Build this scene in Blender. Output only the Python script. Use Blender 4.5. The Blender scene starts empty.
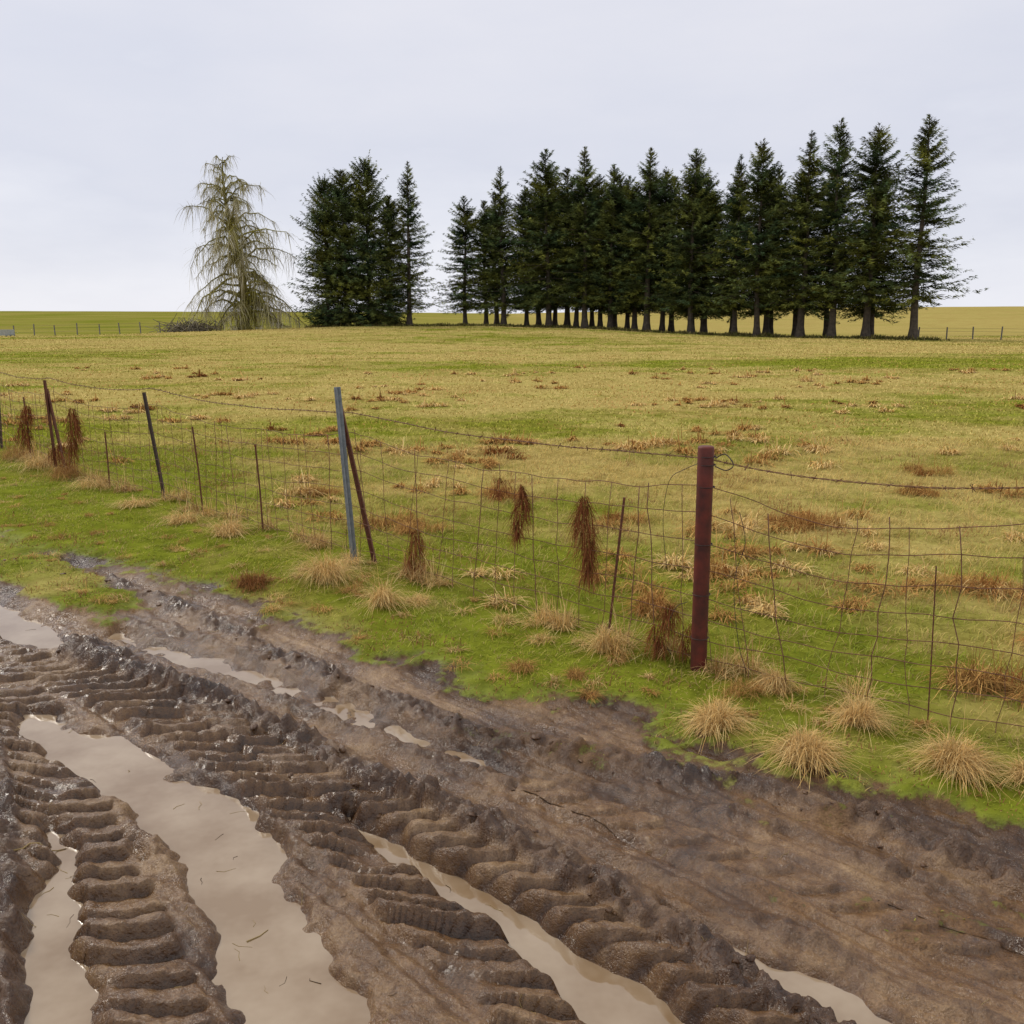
import bpy, math, numpy as np
rng=np.random.default_rng(7)
sc=bpy.context.scene
# ---------------------------------------------------------------- helpers
_tab=np.random.default_rng(3).random((256,256))*2*np.pi
_gx=np.cos(_tab); _gy=np.sin(_tab)
def noise(x,y,o=0):
    x=np.asarray(x,float)+o*17.37; y=np.asarray(y,float)+o*9.71
    xi=np.floor(x).astype(int); yi=np.floor(y).astype(int)
    fx=x-xi; fy=y-yi
    u=fx*fx*fx*(fx*(fx*6-15)+10); v=fy*fy*fy*(fy*(fy*6-15)+10)
    def g(a,b,dx,dy):
        a=a&255;b=b&255
        return _gx[a,b]*dx+_gy[a,b]*dy
    n00=g(xi,yi,fx,fy);n10=g(xi+1,yi,fx-1,fy);n01=g(xi,yi+1,fx,fy-1);n11=g(xi+1,yi+1,fx-1,fy-1)
    return ((n00*(1-u)+n10*u)*(1-v)+(n01*(1-u)+n11*u)*v)*1.5
def fbm(x,y,oct=4,o=0,g=.5):
    a=1;s=0;c,si=.8,.6
    for i in range(oct):
        s=s+a*noise(x,y,o+i*3)
        x,y=(c*x-si*y)*2.03,(si*x+c*y)*2.03
        a*=g
    return s
def ss(a,b,x):
    t=np.clip((x-a)/(b-a),0,1); return t*t*(3-2*t)
def catmull(P,sub=4):
    P=np.array(P,float); Q=np.vstack([2*P[0]-P[1],P,2*P[-1]-P[-2]]); out=[]
    for i in range(1,len(Q)-2):
        for k in range(sub):
            t=k/sub
            out.append(.5*((2*Q[i])+(-Q[i-1]+Q[i+1])*t+(2*Q[i-1]-5*Q[i]+4*Q[i+1]-Q[i+2])*t*t+(-Q[i-1]+3*Q[i]-3*Q[i+1]+Q[i+2])*t**3))
    out.append(P[-1]); return np.array(out)
def pl(x,y,P,sub=3):
    C=catmull(P,sub); best=np.full(x.shape,1e9); D=np.zeros(x.shape); S=np.zeros(x.shape); s0=0
    for i in range(len(C)-1):
        a=C[i];b=C[i+1];e=b-a;L=np.hypot(*e);e=e/L
        rx=x-a[0];ry=y-a[1]
        t=np.clip(rx*e[0]+ry*e[1],0,L)
        qx=rx-t*e[0];qy=ry-t*e[1]
        d=np.hypot(qx,qy); m=d<best
        best=np.where(m,d,best); D=np.where(m,d*np.sign(e[0]*ry-e[1]*rx),D); S=np.where(m,s0+t,S)
        s0+=L
    return D,S,s0

def mesh_np(name,V,F,mats,smooth=True,col=None,midx=None,colname='Col'):
    me=bpy.data.meshes.new(name); n=len(V);m,k=F.shape
    me.vertices.add(n); me.vertices.foreach_set('co',np.ascontiguousarray(V,dtype=np.float32).ravel())
    me.loops.add(m*k); me.loops.foreach_set('vertex_index',np.ascontiguousarray(F,dtype=np.int32).ravel())
    me.polygons.add(m); me.polygons.foreach_set('loop_start',np.arange(0,m*k,k,dtype=np.int32))
    me.update(calc_edges=True)
    me.polygons.foreach_set('use_smooth',np.full(m,smooth,dtype=bool))
    if midx is not None: me.polygons.foreach_set('material_index',midx.astype(np.int32))
    if col is not None:
        a=me.color_attributes.new(colname,'FLOAT_COLOR','POINT')
        c=np.ones((n,4),np.float32); c[:,:3]=col; a.data.foreach_set('color',c.ravel())
    for mt in mats: me.materials.append(mt)
    me.update(); return me
def obj(name,me,parent=None,loc=(0,0,0)):
    o=bpy.data.objects.new(name,me); sc.collection.objects.link(o); o.location=loc
    if parent: o.parent=parent
    return o

# ---------------------------------------------------------------- materials
def newmat(n):
    m=bpy.data.materials.new(n); m.use_nodes=True; nt=m.node_tree; nt.nodes.clear()
    o=nt.nodes.new('ShaderNodeOutputMaterial'); return m,nt,o
def N(nt,t,**k):
    n=nt.nodes.new(t)
    for a,b in k.items(): setattr(n,a,b)
    return n
def ramp(nt,stops):
    r=nt.nodes.new('ShaderNodeValToRGB'); e=r.color_ramp.elements
    e[0].position=stops[0][0]; e[0].color=(*stops[0][1],1); e[1].position=stops[-1][0]; e[1].color=(*stops[-1][1],1)
    for p,c in stops[1:-1]:
        q=e.new(p); q.color=(*c,1)
    return r
def mixc(nt,f,a,b,bt='MIX'):
    m=nt.nodes.new('ShaderNodeMix'); m.data_type='RGBA'; m.blend_type=bt
    for i,v in ((0,f),(6,a),(7,b)):
        if hasattr(v,'is_linked'): nt.links.new(v,m.inputs[i])
        else: m.inputs[i].default_value=v if i==0 else (*v,1)
    return m.outputs[2]
def mathn(nt,op,a,b=None,clamp=False):
    m=nt.nodes.new('ShaderNodeMath'); m.operation=op; m.use_clamp=clamp
    for i,v in enumerate((a,b)):
        if v is None: continue
        if hasattr(v,'is_linked'): nt.links.new(v,m.inputs[i])
        else: m.inputs[i].default_value=v
    return m.outputs[0]
def noisen(nt,vec,scale,detail=6,rough=.6):
    n=N(nt,'ShaderNodeTexNoise'); n.inputs['Scale'].default_value=scale; n.inputs['Detail'].default_value=detail; n.inputs['Roughness'].default_value=rough
    nt.links.new(vec,n.inputs['Vector']); return n.outputs['Fac']
def blade_mat(name,trans=.3,rough=.6,spec=.08):
    m,nt,o=newmat(name); a=N(nt,'ShaderNodeAttribute',attribute_name='Col')
    if trans<=0:
        p=N(nt,'ShaderNodeBsdfDiffuse'); nt.links.new(a.outputs['Color'],p.inputs['Color']); nt.links.new(p.outputs[0],o.inputs[0]); return m
    p=N(nt,'ShaderNodeBsdfPrincipled'); p.inputs['Roughness'].default_value=rough; p.inputs['Specular IOR Level'].default_value=spec
    nt.links.new(a.outputs['Color'],p.inputs['Base Color'])
    t=N(nt,'ShaderNodeBsdfTranslucent'); nt.links.new(a.outputs['Color'],t.inputs['Color'])
    mx=N(nt,'ShaderNodeMixShader'); mx.inputs[0].default_value=trans
    nt.links.new(p.outputs[0],mx.inputs[1]); nt.links.new(t.outputs[0],mx.inputs[2]); nt.links.new(mx.outputs[0],o.inputs[0]); return m
M_grass=blade_mat('grass_blades',.4); M_gfar=blade_mat('far_grass_blades',0,.8); M_straw=blade_mat('dry_straw',.25,.7); M_fol=blade_mat('conifer_foliage',0,.8); M_weed=blade_mat('dead_weed',0,.8)
def solid_mat(name,c1,c2,scale,rough=.7,metal=0,bump=.3,bdist=.002):
    m,nt,o=newmat(name); g=N(nt,'ShaderNodeTexCoord'); v=g.outputs['Object']
    n=noisen(nt,v,scale,6,.65); r=ramp(nt,[(.35,c1),(.65,c2)]); nt.links.new(n,r.inputs[0])
    p=N(nt,'ShaderNodeBsdfPrincipled'); nt.links.new(r.outputs[0],p.inputs['Base Color']); p.inputs['Roughness'].default_value=rough; p.inputs['Metallic'].default_value=metal
    b=N(nt,'ShaderNodeBump'); b.inputs['Strength'].default_value=bump; b.inputs['Distance'].default_value=bdist
    nt.links.new(noisen(nt,v,scale*3,4),b.inputs['Height']); nt.links.new(b.outputs[0],p.inputs['Normal'])
    nt.links.new(p.outputs[0],o.inputs[0]); return m
M_bark=solid_mat('bark',(.045,.035,.026),(.11,.085,.06),3,.9,0,.6,.03)
M_moss=blade_mat('mossy_twigs',0,.8)
M_mossbark=solid_mat('mossy_bark',(.09,.07,.03),(.27,.23,.045),2,.9,0,.6,.03)
M_red=solid_mat('red_oxide_paint',(.05,.010,.006),(.17,.024,.012),7,.6,0,.6)
M_rust=solid_mat('rusty_steel',(.07,.024,.013),(.17,.055,.024),60,.8)
M_galv=solid_mat('weathered_steel',(.17,.20,.22),(.30,.32,.33),25,.5,.3)
M_dark=solid_mat('dark_steel',(.025,.017,.015),(.07,.04,.03),40,.7)
M_wire=solid_mat('rusty_wire',(.12,.047,.024),(.24,.115,.065),30,.7,.1)
M_wood=solid_mat('grey_wood',(.08,.07,.06),(.16,.14,.12),8,.85)
M_white=solid_mat('pale_sheet',(.3,.32,.33),(.45,.46,.46),3,.6)

def rlink(nt,f,lo=(.55,.50,.45),a=.35,b=.6):
    r=ramp(nt,[(a,lo),(b,(1,1,1))]); nt.links.new(f,r.inputs[0]); return r.outputs[0]
def mud_nodes(nt,pos):
    n1=noisen(nt,pos,2.2,4,.6); n2=noisen(nt,pos,20,5,.68); n3=noisen(nt,pos,130,3,.7)
    c=ramp(nt,[(.36,(.085,.036,.010)),(.5,(.215,.112,.040)),(.66,(.42,.27,.13))])
    s=mathn(nt,'ADD',mathn(nt,'MULTIPLY',n1,.6),mathn(nt,'MULTIPLY',n2,.4)); nt.links.new(s,c.inputs[0])
    col=mixc(nt,.65,c.outputs[0],rlink(nt,n3,(.38,.31,.25)),'MULTIPLY')
    return n1,n2,n3,col
m,nt,o=newmat('ground_mud_and_grass'); M_ground=m
geo=N(nt,'ShaderNodeNewGeometry'); pos=geo.outputs['Position']
at=N(nt,'ShaderNodeAttribute',attribute_name='gmask'); sp=N(nt,'ShaderNodeSeparateColor'); nt.links.new(at.outputs['Color'],sp.inputs[0])
mud,green,wet=sp.outputs[0],sp.outputs[1],sp.outputs[2]
at2=N(nt,'ShaderNodeAttribute',attribute_name='churn_shade'); churn_shade=at2.outputs['Fac']
n1,n2,n3,mcol=mud_nodes(nt,pos)
mcol=mixc(nt,churn_shade,mcol,mixc(nt,1.0,mcol,(.38,.31,.26),'MULTIPLY'))  # dark churned mud, plus tread groove shade painted into the colour
mcol=mixc(nt,wet,mcol,mixc(nt,1.0,mcol,(.75,.70,.64),'MULTIPLY'))
gn=noisen(nt,pos,6,6,.7); gn2=noisen(nt,pos,.35,5,.65)
gr=ramp(nt,[(.25,(.095,.110,.012)),(.7,(.24,.27,.028))]); nt.links.new(gn,gr.inputs[0])
st=ramp(nt,[(.25,(.29,.22,.06)),(.7,(.54,.44,.155))]); nt.links.new(gn,st.inputs[0])
gf=mathn(nt,'ADD',green,mathn(nt,'MULTIPLY',mathn(nt,'SUBTRACT',gn2,.5),1.2),True)
gcol=mixc(nt,gf,st.outputs[0],gr.outputs[0])
gcol=mixc(nt,.5,gcol,rlink(nt,gn2,(.6,.52,.42)),'MULTIPLY')
mm=mathn(nt,'ADD',mud,mathn(nt,'MULTIPLY',mathn(nt,'SUBTRACT',n2,.5),1.3)); mc=N(nt,'ShaderNodeMapRange'); nt.links.new(mm,mc.inputs[0]); mc.inputs[1].default_value=.30; mc.inputs[2].default_value=.58
mudc_=mathn(nt,'MULTIPLY',mc.outputs[0],mathn(nt,'GREATER_THAN',mud,.02))
col=mixc(nt,mudc_,gcol,mcol)
p=N(nt,'ShaderNodeBsdfPrincipled'); nt.links.new(col,p.inputs['Base Color'])
rr=N(nt,'ShaderNodeMapRange'); nt.links.new(n1,rr.inputs[0]); rr.inputs[1].default_value=.38; rr.inputs[2].default_value=.62; rr.inputs[3].default_value=.10; rr.inputs[4].default_value=.45
r2=mathn(nt,'MAXIMUM',mathn(nt,'SUBTRACT',rr.outputs[0],mathn(nt,'MULTIPLY',wet,.25),True),.08)
mr=N(nt,'ShaderNodeMix'); nt.links.new(mud,mr.inputs[0]); mr.inputs[2].default_value=.9; nt.links.new(r2,mr.inputs[3]); nt.links.new(mr.outputs[0],p.inputs['Roughness'])
nt.links.new(mathn(nt,'MULTIPLY',mud,.6),p.inputs['Specular IOR Level'])
hh=mathn(nt,'ADD',mathn(nt,'MULTIPLY',n2,1.0),mathn(nt,'MULTIPLY',n3,.25))
b=N(nt,'ShaderNodeBump'); b.inputs['Distance'].default_value=.020; b.inputs['Strength'].default_value=.8; nt.links.new(hh,b.inputs['Height']); nt.links.new(b.outputs[0],p.inputs['Normal'])
nt.links.new(p.outputs[0],o.inputs[0])
m,nt,o=newmat('mud_clod'); M_mud=m
geo=N(nt,'ShaderNodeNewGeometry'); pos=geo.outputs['Position']; n1,n2,n3,mcol=mud_nodes(nt,pos)
mcol=mixc(nt,1.0,mcol,(.46,.38,.32),'MULTIPLY')
p=N(nt,'ShaderNodeBsdfPrincipled'); nt.links.new(mcol,p.inputs['Base Color']); p.inputs['Roughness'].default_value=.4
b=N(nt,'ShaderNodeBump'); b.inputs['Distance'].default_value=.015; nt.links.new(n2,b.inputs['Height']); nt.links.new(b.outputs[0],p.inputs['Normal']); nt.links.new(p.outputs[0],o.inputs[0])
m,nt,o=newmat('muddy_water'); M_water=m
geo=N(nt,'ShaderNodeNewGeometry'); pos=geo.outputs['Position']
c=ramp(nt,[(.35,(.24,.155,.082)),(.65,(.37,.275,.18))]); nt.links.new(noisen(nt,pos,3,4),c.inputs[0])
p=N(nt,'ShaderNodeBsdfPrincipled'); nt.links.new(c.outputs[0],p.inputs['Base Color']); p.inputs['Roughness'].default_value=.015; p.inputs['IOR'].default_value=1.5; p.inputs['Specular IOR Level'].default_value=1.0
b=N(nt,'ShaderNodeBump'); b.inputs['Distance'].default_value=.002; b.inputs['Strength'].default_value=.10; nt.links.new(noisen(nt,pos,10,3),b.inputs['Height']); nt.links.new(b.outputs[0],p.inputs['Normal'])
nt.links.new(p.outputs[0],o.inputs[0])

# ---------------------------------------------------------------- terrain
def axis(start,stop,f):
    L=[start]
    while L[-1]<stop: L.append(L[-1]+f(L[-1]))
    return L
ys=axis(1.6,3000,lambda y:max(.0078,.0031*y) if y<7.5 else (.008*y if y<25 else (.012*y if y<110 else .03*y)))
yb=axis(0,120,lambda d:.03+.15*d)[1:]
ys=np.array([1.6-d for d in yb[::-1]]+ys)
xp=axis(0,3000,lambda x:max(.0088,.0065*x) if x<5.0 else .04*x)
xs=np.array([-v for v in xp[:0:-1]]+xp)
GX,GY=np.meshgrid(xs,ys); X=GX.ravel();Y=GY.ravel()
WL=-.045
bx=[-30,-9,-4.06,-2.94,-2.03,-1.45,-.8,-.3,.2,.9,1.3,1.75,2.5,4,12]
by=[33,11.5,7.45,6.75,6.1,5.5,4.95,4.5,4.12,3.75,3.42,3.07,2.4,1.2,-7]
sd=(np.interp(X,bx,by)-Y)*.72
wob=fbm(X*1.7,Y*1.7,4,2)*.19+fbm(X*7,Y*7,4,5)*.12
mud=ss(-.24,.14,sd+wob)
pa=(X+3.25)*.72-(Y-6.45)*.69; pb=(X+3.25)*.69+(Y-6.45)*.72
mud*=1-.95*ss(1.15,.75,np.hypot(pa*.75,pb*3.6)+fbm(X*3,Y*3,3,8)*.3)
fx=np.interp(X,[-400,-60,-50,-35,-28,-18,-3,8,18,34,400],[0,0,0,.32,.6,.95,1,.75,.22,-.05,-.05])
zfar=.95*fx*ss(50,100,Y)
crest=np.interp(X,[-700,-200,-60,0,100,220,700],[4.6,4.6,4.2,3.6,5.8,6.6,6.6])
zfar=zfar*(1-ss(130,260,Y))+crest*ss(110,420,Y)*(1-.7*ss(520,1300,Y))
grassz=.035+.02*fbm(X*1.3,Y*1.3,4,11)+.012*fbm(X*6,Y*6,3,14)+.06*noise(X*.12,Y*.12,4)*ss(8,25,Y)
z=zfar+grassz
near=(np.abs(X)<7)&(Y>.4)&(Y<9)
x=X[near];y=Y[near]; mn=mud[near]
ch=np.zeros_like(x)
d0=x*.69+y*.72; s0=x*.72-y*.69
lumpy=ss(-.5,.6,fbm(x*.9,y*.9,2,29))
h=-.014+.016*fbm(x*1.6,y*1.6,3,21)+.010*fbm(x*6,y*6,3,24)*(.4+.9*lumpy)+.008*fbm(x*22,y*22,3,27)*(.25+lumpy)
h+=.018*noise(d0*7,s0*.7,31)+.015*noise(d0*17,s0*1.6,33)*(.5+.6*lumpy)+.009*noise(d0*38,s0*3,34)
ch+=.7*ss(.0,.5,noise(d0*3.2,s0*.6,35))+.35*ss(.1,.5,noise(d0*14,s0*1.2,39))
jit=noise(x*4,y*4,40)*.032+noise(x*11,y*11,41)*.012+noise(x*26,y*26,42)*.004
clod=np.abs(fbm(x*11,y*11,2,44)); crumb=fbm(x*30,y*30,2,46)
def ridge(h,P,hw,amp,rough=1.,brk=.5,steep=0):
    global ch
    D,S,T=pl(x,y,P); D=D+jit
    dd=np.abs(D/hw)
    f=np.exp(-(dd)**(2+steep))*(1-brk+brk*ss(-.25,.25,noise(S*2.2,S*0+3,int(hw*1000))))
    ch=np.maximum(ch,np.clip(f*1.3,0,1)*min(1,amp/.04))
    return h+amp*f*(.75+.55*clod*rough)+.020*rough*f*fbm(x*12,y*12,3,47)+.007*rough*f*crumb
def bed(h,P,hw,lev,P0,amp,k,curve=.35,cst=.75,yfade=(9,10)):
    global ch
    D,S,T=pl(x,y,P); Dj=D+jit*.7
    w=ss(hw*1.15,hw*.9,np.abs(Dj))
    q=S/P0-k*D/P0+curve*(D/hw)**2+.10*noise(x*3.5,y*3.5,50)+.035*noise(x*14,y*14,51); f=q-np.floor(q)
    bar=ss(.0,.45,f)*(1-ss(.90,.985,f))*(.75+.25*ss(.3,.9,f))
    rnd=noise(np.floor(q)*.73,np.floor(q)*0+.5,53)
    fade=ss(-.55,.05,noise(S*1.3,D*4,52)+.35)*ss(-.7,.1,noise(x*3.1,y*3.1,54)+.3)
    fade=fade*(1-.6*ss(yfade[0],yfade[1],y))
    t=lev+amp*(1+.5*rnd)*(bar*fade+.3*(1-fade))*(.85+.3*clod)+.005*fbm(x*18,y*18,2,55)+.012*noise(x*3,y*3,56)+.0035*crumb
    gro=ss(.30,.0,f)+ss(.9,1,f)  # painted shade: darkens the groove and drop face of each tread bar
    ch=ch*(1-w)+w*np.clip(cst*(.45+.75*gro*fade+.3*rnd),0,1)
    return h*(1-w)+t*w
def pud(h,P,hws,lev,na=.006,j=.9):
    D,S,T=pl(x,y,P); hw=np.interp(S/T,np.linspace(0,1,len(hws)),hws)
    e=np.abs(D+jit*j+.03*noise(x*1.7,y*1.7,61))-hw
    w=ss(.05,-.03,e)
    return h*(1-w)+(lev+na*fbm(x*6,y*6,3,58))*w
A=[(-4.4,6.2),(-2.8,4.92),(-1.72,4.24),(-.82,3.4),(-.37,2.86),(.13,2.2),(.65,1.5),(1.5,.4)]
C_=[(-2.4,5.0),(-1.5,4.3),(-.645,3.49),(-.227,3.18),(.278,2.7),(.538,2.41),(.755,2.17),(1.25,1.6),(2,.7)]
B=[(-6,8.6),(-4.1,7.05),(-2.94,6.45),(-2.03,5.72),(-1.49,5.17),(-.7,4.4),(-.05,3.88),(.756,3.5),(1.26,3.2),(1.52,2.92),(2.1,2.3)]
Dd=[(-3.3,5.3),(-2.37,4.3),(-1.72,3.33),(-1.30,2.70),(-.96,2.2),(-.6,1.6),(0,.6)]
h=ridge(h,B,.075,.055,1.3,.35)
h=ridge(h,[(-2.2,5.55),(-1.45,4.95),(-.7,4.2),(.1,3.6),(.8,3.25),(1.5,2.7),(2.2,2.2)],.045,.028,1,.5)
h=ridge(h,[(-3.9,6.5),(-2.6,5.75),(-1.9,5.1),(-1.1,4.3),(-.3,3.7),(.5,3.15),(1.1,2.7),(1.8,2.2)],.055,.032,1,.5)
h=ridge(h,[(-1,3.95),(.0,3.2),(.55,2.8),(1.1,2.3),(1.8,1.6)],.05,.03,.8,.6)
h=bed(h,[(.1,3.42),(.75,2.95),(1.3,2.5),(2.0,1.9)],.08,-.012,.16,.016,1.0,.2,.35)
h=pud(h,[(-2.5,5.45),(-1.9,5.05),(-1.1,4.5),(-.45,3.95),(.0,3.55)],[.03,.08,.09,.07,.01],-.046,.028,1.6)
h=pud(h,[(-3.6,5.7),(-2.9,5.3),(-2.4,5.1)],[.05,.09,.03],-.050,.022,1.5)
h=ridge(h,C_,.115,.09,1.2,.15,.6)
h=ridge(h,[(-1.55,3.3),(-1.05,2.75),(-.75,2.3),(-.45,1.8)],.10,.012,.8,.6)
h=ridge(h,[(-2.75,4.6),(-2.15,3.75),(-1.74,2.98),(-1.36,2.25),(-1.1,1.7)],.07,.06,1.1,.2)
h=ridge(h,[(-.95,3.25),(-.62,2.75),(-.35,2.35),(.0,1.9)],.06,.02,.8,.4)
h=bed(h,A,.155,-.028,.135,.058,1.0,.35,.85,(3.8,5.4))
h=bed(h,Dd,.14,-.028,.125,.047,.75,.35,.85,(4,5))
h=bed(h,[(-1.5,4.20),(-.72,3.42),(-.32,3.11),(.18,2.63),(.44,2.34),(.66,2.08),(1.08,1.6)],.07,.010,.12,.040,1.0,.0,1.0)
h=pud(h,[(-2.25,4.15),(-1.8,3.80),(-1.45,3.50),(-1.12,3.18),(-.83,2.7),(-.57,2.25),(-.3,1.8)],[.06,.15,.12,.18,.11,.14,.14],-.068,.019,1.9)
h=pud(h,[(-.60,3.28),(-.41,3.06),(-.0375,2.67),(.23,2.36),(.385,2.16),(.8,1.6)],[.0,.045,.075,.10,.11,.11],-.078,.012,1.3)
h=pud(h,[(-1.72,3.2),(-1.47,2.75),(-1.25,2.3),(-.98,1.8)],[.0,.06,.075,.085],-.068,.014,1.4)
h=pud(h,[(-2.0,2.98),(-1.70,2.6),(-1.52,2.3),(-1.2,1.8)],[.06,.06,.06,.06],-.075)
h=pud(h,[(-4.2,6.35),(-3.5,5.9),(-3.0,5.5),(-2.65,5.2)],[.08,.18,.17,.05],-.062,.016,1.5)
h=pud(h,[(-1.95,5.0),(-1.6,4.8),(-1.3,4.6)],[.02,.06,.0],-.055,.015)
h=pud(h,[(.50,2.68),(.76,2.38),(.98,2.13),(1.4,1.6)],[.0,.06,.09,.09],-.062,.014,1.3)
ch+=.6*ss(.12,-.05,sd[near]+wob[near]*.6)
z[near]=z[near]*(1-mn)+h*mn
wet=np.zeros_like(X); wet[near]=mn*ss(.02,-.05,h)
churn_shade=np.zeros_like(X); churn_shade[near]=np.clip(ch,0,1)
mossy=ss(.15,.45,fbm(X*1.3+.4,Y*1.3,4,63))*ss(.8,.1,sd)+.9*ss(.20,.45,fbm(X*2.3,Y*2.3,4,67))*ss(.0,.8,X)*ss(1.6,.4,sd)
mossy=np.clip(mossy,0,1)*ss(-.03,.0,z)
mudc=np.clip(mud*(1-.5*mossy),0,1)
dist_f=(Y-np.interp(X,[-9,-5.2,-3.45,-1.17,.96,2.12,3.4,9],[15.3,10.85,9.3,6.85,4.62,3.8,2.9,-2]))*.7
green=np.clip(1.0-.80*ss(.0,3.5,dist_f)+.6*fbm(X*.4,Y*.5,4,71)+.32*fbm(X*2.2,Y*2.2,3,74)+.02,0,1)
farp=fbm(X*.045,Y*.10,4,77)
green=np.clip(green+ss(8,18,Y)*(.7*farp-.02)+.6*ss(6,20,X)*ss(17,25,Y)*ss(55,38,Y),0,1)
green=np.where(Y>110,np.clip(np.interp(X,[-60,-10,10,60],[.7,.55,.05,.0])+.3*farp,0,1),green)
nx,ny=len(xs),len(ys)
def samp(G,px,py):
    G=G.reshape(ny,nx)
    i=np.clip(np.searchsorted(xs,px)-1,0,nx-2); j=np.clip(np.searchsorted(ys,py)-1,0,ny-2)
    u=(px-xs[i])/(xs[i+1]-xs[i]); v=(py-ys[j])/(ys[j+1]-ys[j])
    return (G[j,i]*(1-u)+G[j,i+1]*u)*(1-v)+(G[j+1,i]*(1-u)+G[j+1,i+1]*u)*v
def gz(px,py): return samp(z,np.asarray(px,float),np.asarray(py,float))
idx=np.arange(nx*ny).reshape(ny,nx)
F=np.stack([idx[:-1,:-1],idx[:-1,1:],idx[1:,1:],idx[1:,:-1]],-1).reshape(-1,4)
me=mesh_np('ground',np.stack([X,Y,z],1),F,[M_ground],True,np.stack([mudc,green,wet],1),None,'gmask')
at_=me.attributes.new('churn_shade','FLOAT','POINT'); at_.data.foreach_set('value',churn_shade.astype(np.float32))
obj('ground',me)
me=bpy.data.meshes.new('puddle_water'); me.from_pydata([(-4.6,1.0,WL),(2.6,1.0,WL),(2.6,1.9,WL),(-3.2,6.9,WL),(-4.6,6.9,WL)],[],[(0,1,2,3,4)]); me.materials.append(M_water); obj('puddle_water',me)

# ---------------------------------------------------------------- blades
class MB:
    def __init__(s): s.V=[];s.F=[];s.C=[];s.M=[];s.n=0
    def add(s,V,F,C=None,mi=0):
        s.V.append(V); s.F.append(F+s.n); s.n+=len(V)
        s.C.append(np.broadcast_to(np.array([1.,1,1]) if C is None else C,(len(V),3))); s.M.append(np.full(len(F),mi))
    def mesh(s,name,mats,smooth=True):
        return mesh_np(name,np.concatenate(s.V),np.concatenate(s.F),mats,smooth,np.concatenate(s.C),np.concatenate(s.M))
def blades(mb,bx_,by_,bz,L,w,az,el,g,col,K=2,ground=None,mi=0,tipc=1.15):
    n=len(bx_); o=lambda a:np.broadcast_to(np.asarray(a,float),(n,))
    L,w,az,el,g=map(o,(L,w,az,el,g)); px=-np.sin(az);py=np.cos(az)
    V=[];Cc=[]
    for k in range(K+1):
        t=k/K; r=L*t*np.cos(el); hz=L*(t*np.sin(el)-g*t*t)
        cx=bx_+np.cos(az)*r; cy=by_+np.sin(az)*r; cz=bz+hz
        if ground is not None and k>0: cz=np.maximum(cz,ground+.004)
        ww=w*(1-.35*t)*.5
        if k<K:
            V.append(np.stack([cx-px*ww,cy-py*ww,cz],1)); V.append(np.stack([cx+px*ww,cy+py*ww,cz],1))
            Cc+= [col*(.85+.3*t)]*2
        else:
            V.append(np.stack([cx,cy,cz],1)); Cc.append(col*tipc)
    m=2*K+1; V=np.stack(V,1).reshape(-1,3); Cc=np.clip(np.stack(Cc,1).reshape(-1,3),0,1)
    f=[]
    for k in range(K-1): f+=[(2*k,2*k+1,2*k+3),(2*k,2*k+3,2*k+2)]
    f.append((2*K-2,2*K-1,2*K)); f=np.array(f)
    F=(np.arange(n)[:,None,None]*m+f[None]).reshape(-1,3)
    mb.add(V,F,Cc,mi)
GREEN=np.array([.235,.315,.022]); GREEN2=np.array([.45,.45,.055]); STRAW=np.array([.71,.54,.20]); BROWN=np.array([.32,.17,.065])
def mixcol(a,b,t): return a[None]*(1-t[:,None])+b[None]*t[:,None]
mb=MB()
n=410000
py=2.0+rng.random(n)**1.3*12; px=rng.uniform(-1,1,n)*(.56*py+.4)
kk=rng.random(n)<(.56*py+.4)/6.5; px,py=px[kk],py[kk]
md=samp(mudc,px,py); zz=gz(px,py); gr_=samp(green,px,py); df=samp(dist_f,px,py); sdp=samp(sd,px,py)
pt=fbm(px*3,py*3,3,81); 
keep=(rng.random(len(px))>ss(.10,.70,md+.35*pt*(md>.03)))&(zz>WL+.02)&((rng.random(len(px))<.55+.45*(df<0)))
px,py,zz,gr_,df,md,pt,sdp=[a[keep] for a in (px,py,zz,gr_,df,md,pt,sdp)]; n=len(px)
t=np.clip((1-gr_)*1.15+rng.normal(0,.22,n),0,1)
yg=np.clip(.45+.6*fbm(px*.8,py*.8,3,83)+rng.normal(0,.25,n),0,1)
col=mixcol(GREEN,GREEN2,yg); col=col*(1-t[:,None])+STRAW*t[:,None]
br=ss(.2,.6,fbm(px*1.2,py*1.2,4,85))*(df>.1)
bm=rng.random(n)<br*.6; col[bm]=BROWN*(.7+.9*rng.random((bm.sum(),1)))
bm=(rng.random(n)<.11)|((rng.random(n)<.5)&(fbm(px*2.5,py*2.5,3,87)>.32)); col[bm]=STRAW*(.5+.5*rng.random((bm.sum(),1)))
bm=((md>.05)|((sdp>-.5)&(fbm(px*2,py*2,3,89)>.1)))&(rng.random(n)<.45); col[bm]=BROWN*(.6+.9*rng.random((bm.sum(),1)))
col*=(.65+.6*rng.random((n,1)))
L=(.022+.038*rng.random(n))*(1+1.0*pt)*(1+1.1*ss(0,.8,df))*(1-.4*ss(.2,.6,md))
az_=rng.normal(0,1.3,n)+2.5*noise(px*1.1,py*1.1,84)
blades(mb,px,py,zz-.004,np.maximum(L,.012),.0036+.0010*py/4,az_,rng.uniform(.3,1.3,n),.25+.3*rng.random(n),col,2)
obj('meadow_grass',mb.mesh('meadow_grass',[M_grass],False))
mb=MB(); n=190000
py=13*np.exp(rng.random(n)*math.log(100/13)); px=rng.uniform(-1,1,n)*(.57*py+2)
gr_=samp(green,px,py); zz=gz(px,py)
t=np.clip((1-gr_)*1.15+rng.normal(0,.2,n),0,1)
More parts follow.
